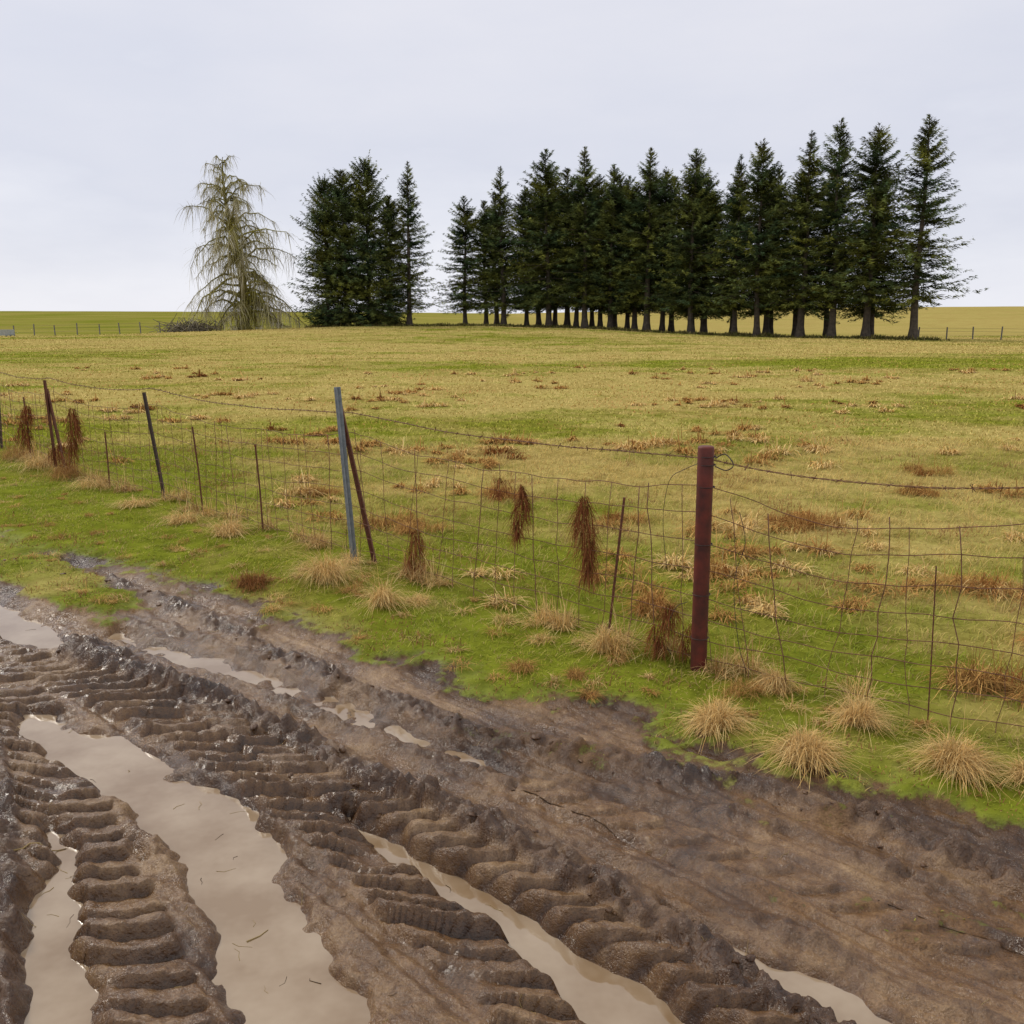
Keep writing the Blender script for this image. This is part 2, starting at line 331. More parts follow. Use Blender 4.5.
col=mixcol(GREEN2*.9,STRAW,t)*(.75+.4*rng.random((n,1)))
br=rng.random(n)<.5*ss(.1,.6,fbm(px*.35,py*.35,4,88))*ss(75,15,py); col[br]=BROWN*1.8
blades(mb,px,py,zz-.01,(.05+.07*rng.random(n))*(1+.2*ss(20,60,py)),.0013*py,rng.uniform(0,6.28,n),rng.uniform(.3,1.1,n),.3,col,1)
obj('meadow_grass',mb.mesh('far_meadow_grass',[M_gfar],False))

def tuft(mb,cx,cy,r,hgt,nb,c1,c2,w=.003,mi=0,stand=.04):
    a=rng.uniform(0,6.28,nb); rr=r*.55*np.sqrt(rng.random(nb)); bx_=cx+np.cos(a)*rr; by_=cy+np.sin(a)*rr
    comb=rng.uniform(0,6.28); lk=np.floor(a*3)
    az=a+rng.normal(0,.55,nb)+1.1*np.sin(lk*2.7+cx*9); az=np.where(rng.random(nb)<.3,comb+rng.normal(0,.6,nb),az)
    el=rng.uniform(.35,1.35,nb); L=(r*.9+hgt*1.2)*rng.uniform(.4,1.15,nb)*(1+.25*np.sin(lk*4.1+cy*7)); g=rng.uniform(.8,1.2,nb)*np.sin(el)
    st=rng.random(nb)<stand; g[st]*=.3; el[st]=rng.uniform(1.0,1.5,st.sum())
    z0=gz(bx_,by_); ex=bx_+np.cos(az)*L*np.cos(el); ey=by_+np.sin(az)*L*np.cos(el)
    dm=hgt*.6*np.clip(1-(rr/(r*.57+1e-6))**2,0,1)
    col=mixcol(np.array(c1),np.array(c2),rng.random(nb))*(.45+.7*rng.random((nb,1)))
    blades(mb,bx_,by_,z0+dm*rng.random(nb),L,w,az,el,g,col,5,gz(ex,ey)+rng.uniform(0,.015,nb),mi)
mb=MB()
S1=(.70,.43,.14);S2=(.98,.72,.33);R1=(.20,.07,.025);R2=(.40,.18,.055)
for (a,b_,r,hh_,nb,c1,c2) in [(-1.27,6.3,.16,.20,900,S1,S2),(-.81,5.7,.10,.18,600,S1,S2),(-.6,5.72,.12,.05,260,S1,S2),(.50,4.86,.07,.17,420,S1,S2),
  (.90,3.94,.12,.10,1000,S1,S2),(1.29,4.38,.09,.09,600,S1,S2),(1.20,3.62,.13,.10,1100,S1,S2),(1.52,3.92,.10,.11,800,S1,S2),(1.77,3.52,.13,.13,1100,S1,S2),
  (2.02,3.42,.10,.08,450,S1,S2),(.05,4.62,.10,.04,260,R2,S1),(.375,4.3,.06,.04,180,R2,S1),(.32,4.5,.08,.04,220,R2,S1),(-2.35,7.66,.16,.13,500,S1,S2),(-1.75,6.2,.17,.06,620,R1,R2),
  (-2.9,8.2,.2,.08,340,S1,S2),(-1.05,6.0,.1,.05,160,S1,R2),(.55,4.75,.09,.05,160,R2,S1),(1.12,4.3,.12,.05,240,R2,S1),(-.05,5.35,.1,.05,160,S1,S2),(.18,5.0,.09,.04,140,S1,S2),
  (-3.6,8.9,.2,.1,300,S1,S2),(-4.4,9.9,.25,.14,340,S1,S2),(-5.0,10.5,.28,.2,400,S1,R2),(-5.6,11.2,.3,.25,400,S1,S2),(-6.3,12,.3,.22,400,S1,R2),(2.2,3.2,.12,.12,500,S1,S2)]:
    tuft(mb,a,b_,r,hh_,nb,c1,c2,.0019 if b_<7 else .003)
fpx=[-9,-7.1,-5.25,-3.5,-1.17,.957,2.12,3.2]; fpy=[15.3,13.1,10.9,9.3,6.87,4.62,3.78,2.95]
for k in range(34): # rank dead grass along the fence foot
    a=rng.uniform(-6.5,2.4); b_=np.interp(a,fpx,fpy)+rng.normal(0,.09)
    tuft(mb,a+rng.normal(0,.05),b_,rng.uniform(.05,.10)*(1+b_/14),rng.uniform(.05,.16),140,S1 if rng.random()<.7 else R2,S2,.0018+.0002*b_,0,.25)
k=0
while k<100:
    b_=rng.uniform(3.2,11); a=rng.uniform(-.56*b_,.56*b_); p_=(np.array([a]),np.array([b_]))
    if samp(dist_f,*p_)[0]>.1 or samp(mud,*p_)[0]>.25: continue
    tuft(mb,a,b_,rng.uniform(.04,.10),rng.uniform(.01,.04),60,R2 if rng.random()<.5 else S1,S2 if rng.random()<.3 else S1,.0025); k+=1
obj('straw_tuft',mb.mesh('straw_tuft',[M_straw],False))
mb=MB()
P=[(3.07,5.95,.28),(3.3,5.8,.2),(2.3,4.4,.2),(2.45,4.35,.2),(2.5,8.0,.3),(2.4,7.9,.2),(-1.05,8.0,.32),(-.85,7.7,.2),(-.1,9.3,.3),(.9,8.3,.22),(1.4,6.4,.15),(-2.0,9.5,.3),(.85,5.6,.16),(2.9,4.9,.16),(4.2,9.4,.3),(4.7,11,.3)]
for a,b_,r in P:
    for j in range(3): tuft(mb,a+rng.normal(0,.12)*(j>0),b_+rng.normal(0,.12)*(j>0),r*rng.uniform(.5,.9),.08,int(150+r*300),R1 if rng.random()<.2 else R2,R2 if rng.random()<.25 else S1,.003,0,.08)
k=0
while k<230:
    b_=5+30*rng.random()**1.5; a=rng.uniform(-.58*b_-1,.58*b_+1)
    if samp(dist_f,np.array([a]),np.array([b_]))[0]<.35: continue
    if fbm(np.array([a*.3]),np.array([b_*.3]),2,91)[0]+rng.normal(0,.2)<.15: continue
    q=rng.random(); c=(R1,R2) if q<.04 else ((R2,S1) if q<.5 else (S1,S2)); r_=rng.uniform(.10,.30)
    for j in range(rng.integers(1,4)): tuft(mb,a+rng.normal(0,.3),b_+rng.normal(0,.2),r_*rng.uniform(.5,1),rng.uniform(.03,.09),50 if b_>15 else 90,*c,w=max(.0035,.0009*b_))
    k+=1
obj('dead_weed_tufts',mb.mesh('dead_weed_tufts',[M_weed],False))

# ---------------------------------------------------------------- tubes / fence
def tube(mb,P,r,sides=6,mi=0,col=None,cap=True):
    P=np.array(P,float); n=len(P); r=np.broadcast_to(np.asarray(r,float),(n,))
    T=np.gradient(P,axis=0); T/=np.linalg.norm(T,axis=1)[:,None]+1e-9
    up=np.array([0,0,1.]) if abs(T[0][2])<.9 else np.array([1.,0,0])
    U=np.cross(T,up); U/=np.linalg.norm(U,axis=1)[:,None]+1e-9; W=np.cross(T,U)
    a=np.linspace(0,2*np.pi,sides,endpoint=False)
    V=(P[:,None]+r[:,None,None]*(np.cos(a)[None,:,None]*U[:,None]+np.sin(a)[None,:,None]*W[:,None])).reshape(-1,3)
    i=np.arange(n-1)[:,None]*sides; k=np.arange(sides)[None]
    a0=(i+k).ravel();a1=(i+(k+1)%sides).ravel();b0=a0+sides;b1=a1+sides
    F=np.concatenate([np.stack([a0,a1,b1],1),np.stack([a0,b1,b0],1)])
    if cap:
        c=[(e,e+k,e+k+1) for e in (0,(n-1)*sides) for k in range(1,sides-1)]
        F=np.concatenate([F,np.array(c)])
    mb.add(V,F,col,mi)
fence=bpy.data.objects.new('wire_fence',None); sc.collection.objects.link(fence)
FP=[(-11,17.6),(-9,15.3),(-7.1,13.1),(-5.25,10.9),(-3.5,9.3),(-1.17,6.87),(.957,4.62),(2.12,3.78),(3.2,2.95),(4.6,1.7)]
FA=np.array(FP); seg=np.hypot(*np.diff(FA,axis=0).T); cum=np.concatenate([[0],np.cumsum(seg)])
def fpos(s): return np.interp(s,cum,FA[:,0]),np.interp(s,cum,FA[:,1])
S=np.arange(0,cum[-1],.06); FX,FY=fpos(S)
offs=.02*noise(S*.9,S*0,101); FX=FX+offs; FY=FY+offs
base=gz(FX,FY)
def sag(s):
    i=np.clip(np.searchsorted(cum,s)-1,0,len(seg)-1); t=(s-cum[i])/seg[i]; return 4*t*(1-t)
HT=[.95,.81,.67,.53,.40,.28,.17,.07]
def wz(s,hh_,k): return hh_*(1-.10*sag(s))+.026*noise(s*1.6,s*0+k*.35,103)+.011*noise(s*5,s*0+k,105)
bsm=np.convolve(np.pad(base,10,mode='edge'),np.ones(21)/21,'valid')
mb=MB()
for k,hh_ in enumerate(HT):
    tube(mb,np.stack([FX,FY,bsm+wz(S,hh_,k)],1),.0022,5)
s=.1
while s<cum[-1]-.1:
    P_=[]; lean=rng.normal(0,.014)
    o_=.02*noise(np.array([s*.9]),np.array([0]),101)[0]
    for k,hh_ in enumerate(HT[::-1]):
        kk=len(HT)-1-k
        sx=s+lean*k+rng.normal(0,.006); xx,yy=fpos(sx)
        P_.append((xx+o_,yy+o_,float(np.interp(s,S,bsm)+wz(np.array([s]),hh_,kk)[0])))
    P_=[(P_[0][0],P_[0][1],P_[0][2]-.05)]+P_
    if rng.random()<.3: P_.append((P_[-1][0]+rng.normal(0,.01),P_[-1][1],P_[-1][2]+rng.uniform(.02,.07)))
    tube(mb,P_,.0018 if rng.random()<.7 else .0026,4); s+=.185+rng.normal(0,.008)
obj('woven_wire',mb.mesh('woven_wire',[M_wire]),fence)
mb=MB()
def barb_line(hz,k):
    zc=bsm+hz*(1-.05*sag(S))+.01*noise(S*1.3,S*0+k,107)
    fine=np.arange(0,cum[-1]-.1,.02); X_=np.interp(fine,S,FX);Y_=np.interp(fine,S,FY);Z_=np.interp(fine,S,zc)
    for ph in (0,math.pi):
        tube(mb,np.stack([X_+.002*np.cos(fine*60+ph),Y_+.002*np.cos(fine*60+ph),Z_+.003*np.sin(fine*60+ph)],1),.0018,4)
    s=.05
    while s<cum[-1]-.2:
        c_=np.array([np.interp(s,fine,X_),np.interp(s,fine,Y_),np.interp(s,fine,Z_)])
        for q in range(2):
            v=rng.normal(0,1,3); v/=np.linalg.norm(v); tube(mb,[c_-v*.018,c_+v*.018],.0018,3)
        s+=.11
barb_line(1.10,0)
obj('barbed_wire',mb.mesh('barbed_wire',[M_wire]),fence)
mb=MB()
pz=float(gz(.957,4.62))
for hh_ in (1.10,1.06,.95,.66,.40,.17):
    a=np.linspace(0,6.28*1.5,20); tube(mb,np.stack([.957+.044*np.cos(a),4.62+.044*np.sin(a),pz+hh_+.004*a/6],1),.0022,4)
tube(mb,catmull([(.93,4.6,pz+1.08),(.86,4.68,pz+1.03),(.80,4.76,pz+.96),(.78,4.8,pz+.75),(.80,4.76,pz+.5)]),.0018,4)
tube(mb,catmull([(.99,4.58,pz+1.10),(1.03,4.55,pz+1.125),(1.06,4.5,pz+1.08),(1.03,4.52,pz+1.05),(.99,4.58,pz+1.06)]),.003,5)
tube(mb,catmull([(.90,4.66,pz+.35),(.84,4.7,pz+.3),(.80,4.74,pz+.12),(.85,4.7,pz+.02)]),.0018,4)
tube(mb,catmull([(1.1,4.5,pz+.85),(1.13,4.48,pz+.7),(1.09,4.5,pz+.5),(1.12,4.48,pz+.2),(1.16,4.44,pz+.05)]),.0016,4)
obj('wire_ties',mb.mesh('wire_ties',[M_dark]),fence)
def beam(mb,a,b,prof,mi=0):
    a=np.array(a,float);b=np.array(b,float);T=b-a;T/=np.linalg.norm(T);U=np.cross(T,[0,1,0]);U/=np.linalg.norm(U);W=np.cross(T,U)
    n=len(prof);V=[];F=[]
    for p_ in (a,b):
        for (u,v) in prof: V.append(p_+U*u+W*v)
    for k in range(n): k2=(k+1)%n; F+=[(k,k2,n+k2),(k,n+k2,n+k)]
    for k in range(1,n-1): F+=[(0,k,k+1),(n,n+k,n+k+1)]
    mb.add(np.array(V),np.array(F),None,mi)
ANG=[(-.018,-.018),(.018,-.018),(.018,-.012),(-.012,-.012),(-.012,.018),(-.018,.018)]
TEE1=[(-.024,-.004),(.024,-.004),(.024,.003),(-.024,.003)]; TEE2=[(-.004,.003),(.004,.003),(.004,.036),(-.004,.036)]
mb=MB(); zs=np.array([-.2,.0,.3,.6,.9,1.145,1.152,1.155]); rr_=np.array([.041,.041,.0405,.040,.040,.040,.038,.033])
tube(mb,np.stack([.957-.006*zs,4.62+0*zs,pz+zs],1),rr_,24)
obj('red_corner_post',mb.mesh('red_corner_post',[M_red]),fence)
def T(px,py): return float(gz(px,py))
mb=MB(); z0=T(-1.17,6.85); a=(-1.16,6.84,z0-.2); b=(-1.255,6.86,z0+1.28)
beam(mb,a,b,TEE1); beam(mb,a,b,TEE2)
for q in np.linspace(.2,.97,16):
    c_=np.array(a)*(1-q)+np.array(b)*q; beam(mb,c_-[0,.004,.006],c_+[0,-.004,.006],[(-.006,-.01),(.006,-.01),(.006,0),(-.006,0)])
obj('steel_t_post',mb.mesh('steel_t_post',[M_galv],False),fence)
mb=MB(); beam(mb,(-1.0,6.8,z0-.1),(-1.25,6.9,z0+1.15),ANG)
zl=T(-5.2,10.85); beam(mb,(-5.30,10.92,zl-.1),(-5.34,10.92,zl+1.08),ANG) ; beam(mb,(-5.12,10.8,zl-.1),(-5.34,10.95,zl+.98),ANG)
for (a,b) in [((.53,5.07),(.61,5.07,.80)),((-2.1,7.83),(-2.13,7.83,.74)),((-2.85,8.6),(-2.9,8.6,.82)),((-6.1,11.95),(-6.12,11.95,.8)),((-4.3,10.0),(-4.3,10.0,.6)),((1.86,3.97),(1.84,3.99,.72))]:
    z_=T(*a); tube(mb,[(a[0],a[1],z_-.1),((a[0]+b[0])/2+.004,b[1],z_+b[2]/2),(b[0],b[1],z_+b[2])],.0075 if a[0]<.6 else .003,6)
obj('rusty_stakes',mb.mesh('rusty_stakes',[M_rust],False),fence)
mb=MB(); z1=T(-3.45,9.3); beam(mb,(-3.44,9.3,z1-.2),(-3.6,9.32,z1+1.06),ANG)
zq=T(-9,15.3); beam(mb,(-9,15.3,zq-.2),(-9.05,15.3,zq+1.05),ANG); zq=T(-7.1,13.1); beam(mb,(-7.1,13.1,zq-.2),(-7.05,13.1,zq+.95),ANG)
zq=T(3.2,2.95); beam(mb,(3.2,2.95,zq-.2),(3.2,2.95,zq+1.1),ANG)
obj('dark_steel_posts',mb.mesh('dark_steel_posts',[M_dark],False),fence)
mb=MB()
def hang(cx,cy,zt,zb,sp,nb,w=.0028):
    g0=T(cx,cy); n=nb; H_=zt-zb
    u=rng.random(n)**1.1; z_s=g0+zt-u*H_*.8
    prof=np.sin(np.pi*np.clip(.15+.75*u,0,1))*sp*(1+.5*noise(u*3,u*0+cx*5,95))
    a=rng.uniform(0,6.28,n); rr=prof*np.sqrt(rng.random(n))*.75
    x_=cx+np.cos(a)*rr+.3*sp*np.sin(u*5+cx*9); y_=cy+np.sin(a)*rr
    L=np.minimum(H_*rng.uniform(.12,.45,n),z_s-(g0+zb)+.02)
    col=mixcol(np.array((.11,.034,.015)),np.array((.30,.115,.045)),rng.random(n))
    blades(mb,x_,y_,z_s,L,w,a+rng.normal(0,1,n),rng.uniform(-1.5,-.6,n),.2,col,3)
    m=n*2//3; blades(mb,x_[:m],y_[:m],z_s[:m],sp*rng.uniform(.3,1.4,m),w*.7,a[:m],rng.uniform(-1.2,1.2,m),.6,col[:m]*1.2,2)
hang(.05,5.57,.80,.42,.055,420);hang(.415,5.19,.78,.24,.065,620);hang(-.67,6.33,.33,.03,.075,320);hang(-4.85,10.45,.8,.15,.09,360,.005)
hang(-6.1,11.9,.7,.1,.11,300,.006);hang(.80,4.78,.30,.0,.10,380);hang(.92,4.72,.2,.0,.07,200);hang(-.07,5.68,.82,.68,.08,160);hang(-5.2,10.9,.35,.0,.14,260,.005);hang(-.62,6.3,.14,.0,.08,100)
obj('dead_weed_clump',mb.mesh('dead_weed_clump',[M_weed],False),fence)

# ---------------------------------------------------------------- clods, twigs
import mathutils, bmesh
bm=bmesh.new(); bmesh.ops.create_icosphere(bm,subdivisions=2,radius=1); iv=np.array([v.co[:] for v in bm.verts]); fi=np.array([[v.index for v in f.verts] for f in bm.faces]); bm.free()
mb=MB()
def clods(P,hw,n,rmax):
    C=catmull(P,6)
    for i in range(n):
        k=rng.integers(0,len(C)-1); p_=C[k]+(C[k+1]-C[k])*rng.random()+rng.normal(0,hw,2)
        if p_[1]<1.7 or p_[1]>8: continue
        r=rmax*rng.random()**2.5+.005; zc=float(gz(*p_))
        if zc<WL: continue
        d=iv*(1+.6*noise(iv[:,0]*1.7+i*3.1,iv[:,1]*1.7+iv[:,2]*1.3+i)[:,None]+.35*noise(iv[:,0]*4+i,iv[:,2]*4+iv[:,1]*3)[:,None])
        sc_=np.array([1,rng.uniform(.5,.9),rng.uniform(.35,.6)])*r; an=rng.random()*6.28; d=d*sc_
        d=np.stack([d[:,0]*np.cos(an)-d[:,1]*np.sin(an),d[:,0]*np.sin(an)+d[:,1]*np.cos(an),d[:,2]],1)
        mb.add(d+[p_[0],p_[1],zc-r*.05],fi)
clods(C_,.08,80,.018); clods(B,.07,110,.02)
obj('mud_clods',mb.mesh('mud_clods',[M_mud],True))
mb=MB()
def stick(x0,y0,x1,y1,r,c,nn=7):
    xx=np.linspace(x0,x1,nn)+rng.normal(0,.004,nn);yy=np.linspace(y0,y1,nn)+rng.normal(0,.004,nn)
    zz=np.maximum(gz(xx,yy),WL)+r*.5; zz=np.maximum(zz,np.interp(range(nn),[0,nn-1],[zz[0],zz[-1]])-.01)
    tube(mb,np.stack([xx,yy,zz],1),np.linspace(r,r*.4,nn),5,0,np.array(c))
DK=(.07,.042,.024);ST=(.40,.29,.13)
stick(1.15,2.68,1.55,2.38,.002,DK,9);stick(.0,3.42,.38,3.12,.003,DK,9)
stick(-1.72,2.98,-1.58,3.06,.004,ST);stick(-.80,2.55,-.75,2.60,.0025,ST,3)
for i in range(260):
    y0=rng.uniform(1.9,6); x0=rng.uniform(-.57*y0,.57*y0)
    if samp(mud,np.array([x0]),np.array([y0]))[0]<.5: continue
    a=rng.random()*6.28;l=rng.uniform(.015,.07); stick(x0,y0,x0+np.cos(a)*l,y0+np.sin(a)*l,rng.uniform(.0006,.0014),ST if rng.random()<.6 else DK,4)
obj('twigs_and_straw',mb.mesh('twigs_and_straw',[M_straw]))

# ---------------------------------------------------------------- trees
def conifer(seed,H,R,cs,nb,pw=.85,droop=.25,dens=1.):
    r=np.random.default_rng(seed); mb=MB()
    zt=np.linspace(-.3,H,14); wob=.15*np.sin(zt*.4+seed)
    tr=np.interp(zt,[-.3,.5,1.5,H],[.50,.34,.27,.02])
    tube(mb,np.stack([wob*.5,wob*.4,zt],1),tr*(H/18),8,1)
    t=r.random(nb)**.9; zb=H*(cs+(1-cs)*t*.99)
    az=r.uniform(0,6.28,nb)
    lump=1+.38*noise(np.cos(az)*1.5+seed,zb*.35+np.sin(az))
    prof=(1-t)**pw*np.minimum(1,(t+.16)/.26)
    L=R*np.clip(prof,0,1)*r.uniform(.5,1.25,nb)*lump+.06
    e0=np.interp(t,[0,.5,1],[.0,.3,1.2])+r.normal(0,.13,nb)
    mK=11
    tt=np.linspace(.08,1,mK)[None]*np.ones((nb,1))+r.uniform(-.03,.03,(nb,mK))
    k=int(8*dens)
    def node(tn):
        rad=L[:,None]*tn; return rad*np.cos(az)[:,None],rad*np.sin(az)[:,None],zb[:,None]+rad*e0[:,None]-droop*L[:,None]*tn**1.6*1.1+.16*L[:,None]*tn**4
    nx_,ny_,nz_=node(tt)
    for i in np.arange(0,nb,3):
        q=[(0,0,zb[i])]+[(nx_[i,j],ny_[i,j],nz_[i,j]) for j in (3,7,10)]
        tube(mb,q,[.05,.035,.02,.008],3,1,cap=False)
    cnt=nb*mK*k
    bxv=np.repeat(nx_.ravel(),k);byv=np.repeat(ny_.ravel(),k);bzv=np.repeat(nz_.ravel(),k)
    azr=np.repeat(np.repeat(az,mK),k);Lr=np.repeat(np.repeat(L,mK),k);tr_=np.repeat(tt.ravel(),k);tq=np.repeat(np.repeat(t,mK),k)
    kp=r.random(cnt)<np.clip(Lr/1.7,.12,1)*np.interp(tr_,[0,.25,1],[.3,.85,1])
    bxv,byv,bzv,azr,Lr,tr_,tq=[a[kp] for a in (bxv,byv,bzv,azr,Lr,tr_,tq)]; n=len(bxv)
    side=r.normal(0,.85,n); dz=r.normal(-.22,.4,n)+ss(.8,1,tq)*.9
    ln=r.uniform(.22,.60,n)*np.interp(tr_,[0,.5,1],[1.0,1.15,.7])*np.interp(tq,[0,.8,1],[1,.85,.55]); wd=r.uniform(.06,.13,n)*np.interp(tq,[0,.8,1],[1,.9,.6])
    dx=np.cos(azr+side);dy=np.sin(azr+side); nr=np.sqrt(1+dz**2); jt=np.interp(tq,[0,.8,1],[.08,.06,.02])
    bxv=bxv+r.normal(0,1,n)*jt;byv=byv+r.normal(0,1,n)*jt;bzv=bzv+r.normal(0,1,n)*jt
    tip=np.stack([bxv+dx/nr*ln,byv+dy/nr*ln,bzv+dz/nr*ln],1)
    pr=r.normal(0,1,(n,3)); pr/=np.linalg.norm(pr,axis=1)[:,None]
    b0=np.stack([bxv,byv,bzv],1)
    V=np.stack([b0-pr*wd[:,None]*.5,b0+pr*wd[:,None]*.5,tip],1).reshape(-1,3)
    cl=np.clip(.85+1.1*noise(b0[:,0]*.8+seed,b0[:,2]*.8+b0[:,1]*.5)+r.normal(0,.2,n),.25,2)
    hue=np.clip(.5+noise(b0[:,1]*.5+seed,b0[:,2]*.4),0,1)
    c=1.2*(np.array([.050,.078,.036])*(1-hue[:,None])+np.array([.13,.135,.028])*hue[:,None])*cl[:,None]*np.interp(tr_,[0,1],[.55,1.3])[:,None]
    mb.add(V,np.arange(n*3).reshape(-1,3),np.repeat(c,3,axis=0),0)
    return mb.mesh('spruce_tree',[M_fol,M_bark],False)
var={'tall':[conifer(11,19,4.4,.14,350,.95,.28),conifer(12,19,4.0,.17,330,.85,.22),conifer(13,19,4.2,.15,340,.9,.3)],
     'mid':[conifer(21,17,4.3,.15,380,.8,.25),conifer(22,17,4.6,.13,380,.75,.3),conifer(23,17,4.1,.16,350,.8,.2),conifer(24,17,4.6,.16,360,.85,.28)],
     'dense':[conifer(31,16.5,4.1,.02,560,.52,.2,1.1),conifer(32,16.5,3.9,.03,560,.58,.25,1.1)],
     'open':[conifer(41,18,3.9,.08,300,.95,.2,.9)]}
hts={'tall':19,'mid':17,'dense':16.5,'open':18}
TL=[(-19.0,100,15.9,'dense'),(-17.0,100,16.9,'dense'),(-14.8,101,18.1,'dense'),(-13.1,104,14.8,'dense'),(-10.7,101,18.2,'open'),
(-5.0,104,14.8,'mid'),(-2.9,106,14.6,'mid'),(-.9,102,17.9,'open'),(1.6,104,16,'mid'),(3.8,100,19.4,'mid'),(5.8,103,17.9,'mid'),(7.4,98,19.4,'tall'),(9.9,98,17.7,'mid'),(11.9,100,16.9,'mid'),
(13.2,95,19.1,'tall'),(15.1,97,17.6,'mid'),(16.9,92,18.6,'mid'),(18.6,94,16.2,'mid'),(20.6,90,17.8,'tall'),(22.2,88,18.9,'mid'),(23.9,91,16.6,'mid'),(25.7,86,19.3,'tall'),(27.8,84,20.1,'tall'),(30.4,83,19.4,'mid'),(31.9,86,15.8,'mid'),(33.2,80,19.5,'tall'),
(-1.8,109,15.5,'mid'),(8.6,105,17,'mid'),(14.2,102,17.5,'mid'),(19.5,98,16.5,'mid'),(24.9,93,17,'mid'),(29.2,90,17,'mid'),(4.8,107,17,'mid'),(11,104,17.5,'mid'),(16.2,99,17,'mid'),(6.7,101,16.5,'mid'),(12.4,98,16,'mid'),(2.9,104,16.5,'mid'),(21.3,94,16.5,'mid'),(26.6,91,16.5,'mid'),(17.8,96,17,'mid'),(9.2,101,17,'mid')]
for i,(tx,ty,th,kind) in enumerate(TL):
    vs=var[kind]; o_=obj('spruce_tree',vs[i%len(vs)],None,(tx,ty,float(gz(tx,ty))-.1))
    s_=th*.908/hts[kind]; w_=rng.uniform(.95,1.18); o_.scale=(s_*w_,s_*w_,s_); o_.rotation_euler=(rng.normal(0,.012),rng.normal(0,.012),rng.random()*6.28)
r=np.random.default_rng(8); mb=MB(); H=17.0
MC1=np.array([.32,.29,.05]);MC2=np.array([.52,.47,.33])
zt=np.linspace(-.3,H,16); wx=.45*np.sin(zt*.33)-.05*zt; wy=.2*np.sin(zt*.35+1)
tube(mb,np.stack([wx,wy,zt],1),np.interp(zt,[-.3,.5,2,10,H],[1.0,.6,.48,.22,.03]),9,1)
for a in np.linspace(0,6.28,7)[:-1]: tube(mb,[(.3*np.cos(a),.3*np.sin(a),.7),(.75*np.cos(a),.75*np.sin(a),.15),(1.3*np.cos(a),1.3*np.sin(a),-.15)],[.25,.2,.08],5,1)
for i in range(120):
    t=r.random()**1.15; z0=H*(.08+.90*t); a=r.uniform(0,6.28)
    Lm=.88*np.interp(t,[0,.25,.5,.72,.85,1],[6.6,6.9,6.3,5.6,3.2,1.0])*r.uniform(.35,1.12)
    e=np.interp(t,[0,.5,1],[.60,.85,1.2])+r.normal(0,.28); dr=np.interp(t,[0,.6,1],[1.0,1.0,.7])*r.uniform(.55,1.25)
    q=np.linspace(0,1,9); da=r.normal(0,.4)
    P_=np.stack([np.interp(z0,zt,wx)+np.cos(a+da*q)*Lm*q,np.interp(z0,zt,wy)+np.sin(a+da*q)*Lm*q,z0+Lm*(e*q-dr*q**2*1.15)],1)+r.normal(0,.10,(9,3))
    P_[:,2]=np.clip(P_[:,2],.4,H+.2)
    tube(mb,P_,np.linspace(.13*(1-.6*t)+.02,.018,9),4,0,mixcol(MC1,MC2,np.array([r.random()*.5]))[0]*r.uniform(.5,1.0))
    nn=int(58*Lm/5)+8; qq=.10+.90*r.random(nn)**.8; Q=np.stack([np.interp(qq,q,P_[:,j]) for j in range(3)],1)
    az=a+r.normal(0,1.2,nn); L_=r.uniform(.4,2.6,nn)*np.interp(t,[0,1],[1.15,.55]); L_=np.minimum(L_,Q[:,2]*.95+.1)
    col=mixcol(MC1,MC2,np.clip(qq+r.normal(0,.25,nn),0,1))*r.uniform(.6,1.2,(nn,1))
    blades(mb,Q[:,0],Q[:,1],Q[:,2],L_,.045,az,r.uniform(-1.35,.3,nn),r.uniform(.4,.8,nn),col,3)
    blades(mb,Q[:,0],Q[:,1],Q[:,2],L_*.6,.04,az+1.5,r.uniform(-.9,1.1,nn),r.uniform(.2,.6,nn),col*1.1,2)
obj('bare_mossy_tree',mb.mesh('bare_mossy_tree',[M_moss,M_mossbark],False),None,(-27.8,100,float(gz(-27.8,100))-.05))
mb=MB()
for i in range(420):
    a=r.random()*6.28; c_=np.array([r.normal(0,1.1),r.normal(0,.8),abs(r.normal(0,.4))]); d=np.array([np.cos(a),np.sin(a),r.normal(0,.4)])*r.uniform(.4,1.1)
    tube(mb,[c_-d,c_+d],.03,3,0,np.array((.22,.19,.14))*r.uniform(.5,1.4),cap=False)
obj('brush_pile',mb.mesh('brush_pile',[M_moss],False),None,(-32.3,97,float(gz(-32.3,97))))
mb=MB(); n=26000
q=r.random(n); ux=-21+q*56; uy=np.interp(ux,[-21,-10,5,34],[101,102,101,81])+r.normal(0,1.6,n)
col=mixcol(np.array([.08,.10,.02]),np.array([.22,.17,.07]),r.random(n))*(.5+r.random((n,1)))
blades(mb,ux,uy,gz(ux,uy)-.02,np.maximum(.1,r.uniform(.15,.5,n)*(1+.9*noise(ux*.5,uy*.5))),.07,r.uniform(0,6.28,n),r.uniform(.6,1.5,n),.3,col,2)
obj('undergrowth',mb.mesh('undergrowth',[M_weed],False))
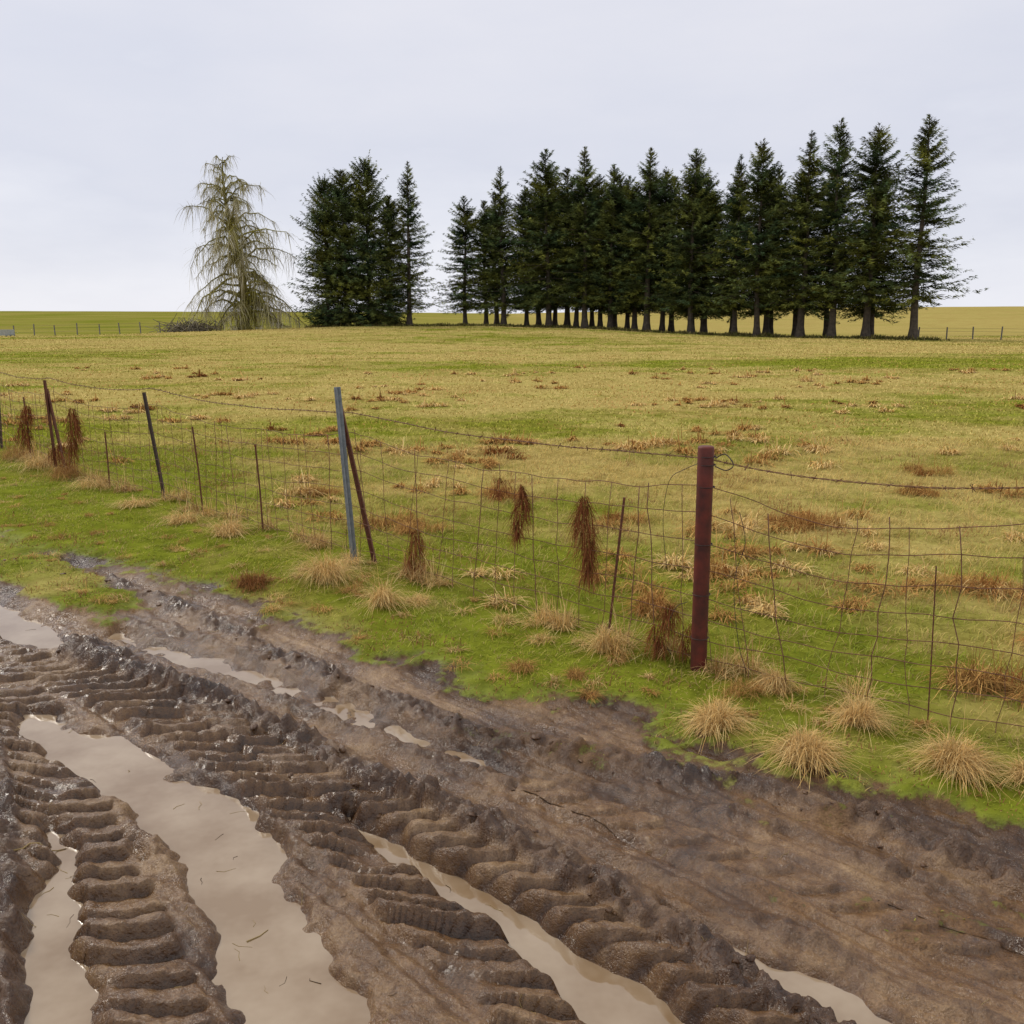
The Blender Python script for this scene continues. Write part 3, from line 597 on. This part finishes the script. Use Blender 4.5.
def dfence(pts,step,hh_):
    f=bpy.data.objects.new('field_fence',None); sc.collection.objects.link(f)
    pa=np.array(pts,float); sg=np.hypot(*np.diff(pa,axis=0).T); cu=np.concatenate([[0],np.cumsum(sg)]); mb=MB(); tops=[]
    s=0
    while s<=cu[-1]:
        a,b_=np.interp(s,cu,pa[:,0]),np.interp(s,cu,pa[:,1]); z_=T(a,b_); hq=hh_*rng.uniform(.9,1.1)
        tube(mb,[(a,b_,z_-.2),(a+rng.normal(0,.04),b_,z_+hq)],.055,6); tops.append((a,b_,z_)); s+=step*rng.uniform(.9,1.1)
    obj('wooden_posts',mb.mesh('wooden_posts',[M_wood]),f); mb=MB()
    for k in (.4,.75,1.05): tube(mb,[(a,b_,z_+k*hh_/1.15) for a,b_,z_ in tops],.008,3)
    obj('strand_wire',mb.mesh('strand_wire',[M_dark]),f)
dfence([(-62,96),(-48,97),(-33,98.5)],2.0,1.1)
dfence([(-34,104),(-22,107),(-12,112)],2.2,1.1)
dfence([(34.5,82),(50,76),(60,74)],2.2,1.0)
mb=MB(); tz=T(-50,94)
PR=[(-.55,0),(-.65,.55),(-.58,.55),(-.5,.1),(.5,.1),(.58,.55),(.65,.55),(.55,0)]
V=[];n_=len(PR)
for xx in (-1.3,1.3):
    for (a,b_) in PR: V.append((xx,a,b_+.12))
F_=[]
for k in range(n_): k2=(k+1)%n_; F_+=[(k,k2,n_+k2),(k,n_+k2,n_+k)]
for e in (0,n_):
    F_+=[(e,e+3,e+1),(e+1,e+3,e+2),(e,e+7,e+4),(e,e+4,e+3),(e+4,e+7,e+5),(e+5,e+7,e+6)]
mb.add(np.array(V),np.array(F_))
for xx in (-1.31,1.31): beam(mb,(xx,0,.2),(xx*1.01,0,.66),[(-.01,-.6),(.01,-.6),(.01,.6),(-.01,.6)])
for xx in (-1,1):
    beam(mb,(xx,-.4,-.2),(xx,-.4,.13),[(-.06,-.06),(.06,-.06),(.06,.06),(-.06,.06)]);beam(mb,(xx,.4,-.2),(xx,.4,.13),[(-.06,-.06),(.06,-.06),(.06,.06),(-.06,.06)])
obj('water_trough',mb.mesh('water_trough',[M_white],False),None,(-50,94,tz))

# ---------------------------------------------------------------- light & sky
w=bpy.data.worlds.new('World'); sc.world=w; w.use_nodes=True; nt=w.node_tree; nt.nodes.clear()
out=N(nt,'ShaderNodeOutputWorld'); sky=N(nt,'ShaderNodeTexSky'); sky.sky_type='NISHITA'; sky.sun_disc=False
EL,AZ=math.radians(42),math.radians(-48)
sky.sun_elevation=EL; sky.sun_rotation=AZ
b1=N(nt,'ShaderNodeBackground'); b1.inputs[1].default_value=.08; nt.links.new(sky.outputs[0],b1.inputs[0])
tc=N(nt,'ShaderNodeTexCoord'); sx=N(nt,'ShaderNodeSeparateXYZ'); nt.links.new(tc.outputs['Generated'],sx.inputs[0])
mp=N(nt,'ShaderNodeMapping'); mp.inputs['Scale'].default_value=(1,1,3.2); nt.links.new(tc.outputs['Generated'],mp.inputs[0])
nn=noisen(nt,mp.outputs[0],2.2,6,.55)
gz_=mathn(nt,'ADD',mathn(nt,'ABSOLUTE',sx.outputs[2]),mathn(nt,'MULTIPLY',mathn(nt,'SUBTRACT',nn,.5),.6))
rc=ramp(nt,[(0.0,(.88,.89,.96)),(.16,(.73,.75,.85)),(.38,(.83,.83,.90)),(.6,(.93,.93,.95)),(1.0,(.96,.95,.94))]); nt.links.new(gz_,rc.inputs[0])
b2=N(nt,'ShaderNodeBackground'); b2.inputs[1].default_value=1.0; nt.links.new(rc.outputs[0],b2.inputs[0])
mx=N(nt,'ShaderNodeMixShader'); mx.inputs[0].default_value=.93; nt.links.new(b1.outputs[0],mx.inputs[1]); nt.links.new(b2.outputs[0],mx.inputs[2]); nt.links.new(mx.outputs[0],out.inputs[0])
L=bpy.data.lights.new('sun','SUN'); L.energy=1.5; L.angle=math.radians(11); L.color=(1,.93,.83)
lo=bpy.data.objects.new('sun',L); sc.collection.objects.link(lo)
dv=mathutils.Vector((math.sin(AZ)*math.cos(EL),math.cos(AZ)*math.cos(EL),math.sin(EL)))
lo.rotation_euler=dv.to_track_quat('Z','Y').to_euler()
cam=bpy.data.cameras.new('camera'); cam.lens=33.4; cam.sensor_width=36; cam.clip_end=6000; cam.clip_start=.05
co=bpy.data.objects.new('camera',cam); sc.collection.objects.link(co); co.location=(0,0,1.8); co.rotation_euler=(math.radians(90-11.54),0,0); sc.camera=co
sc.view_settings.view_transform='Standard'; sc.view_settings.look='None'; sc.view_settings.exposure=0
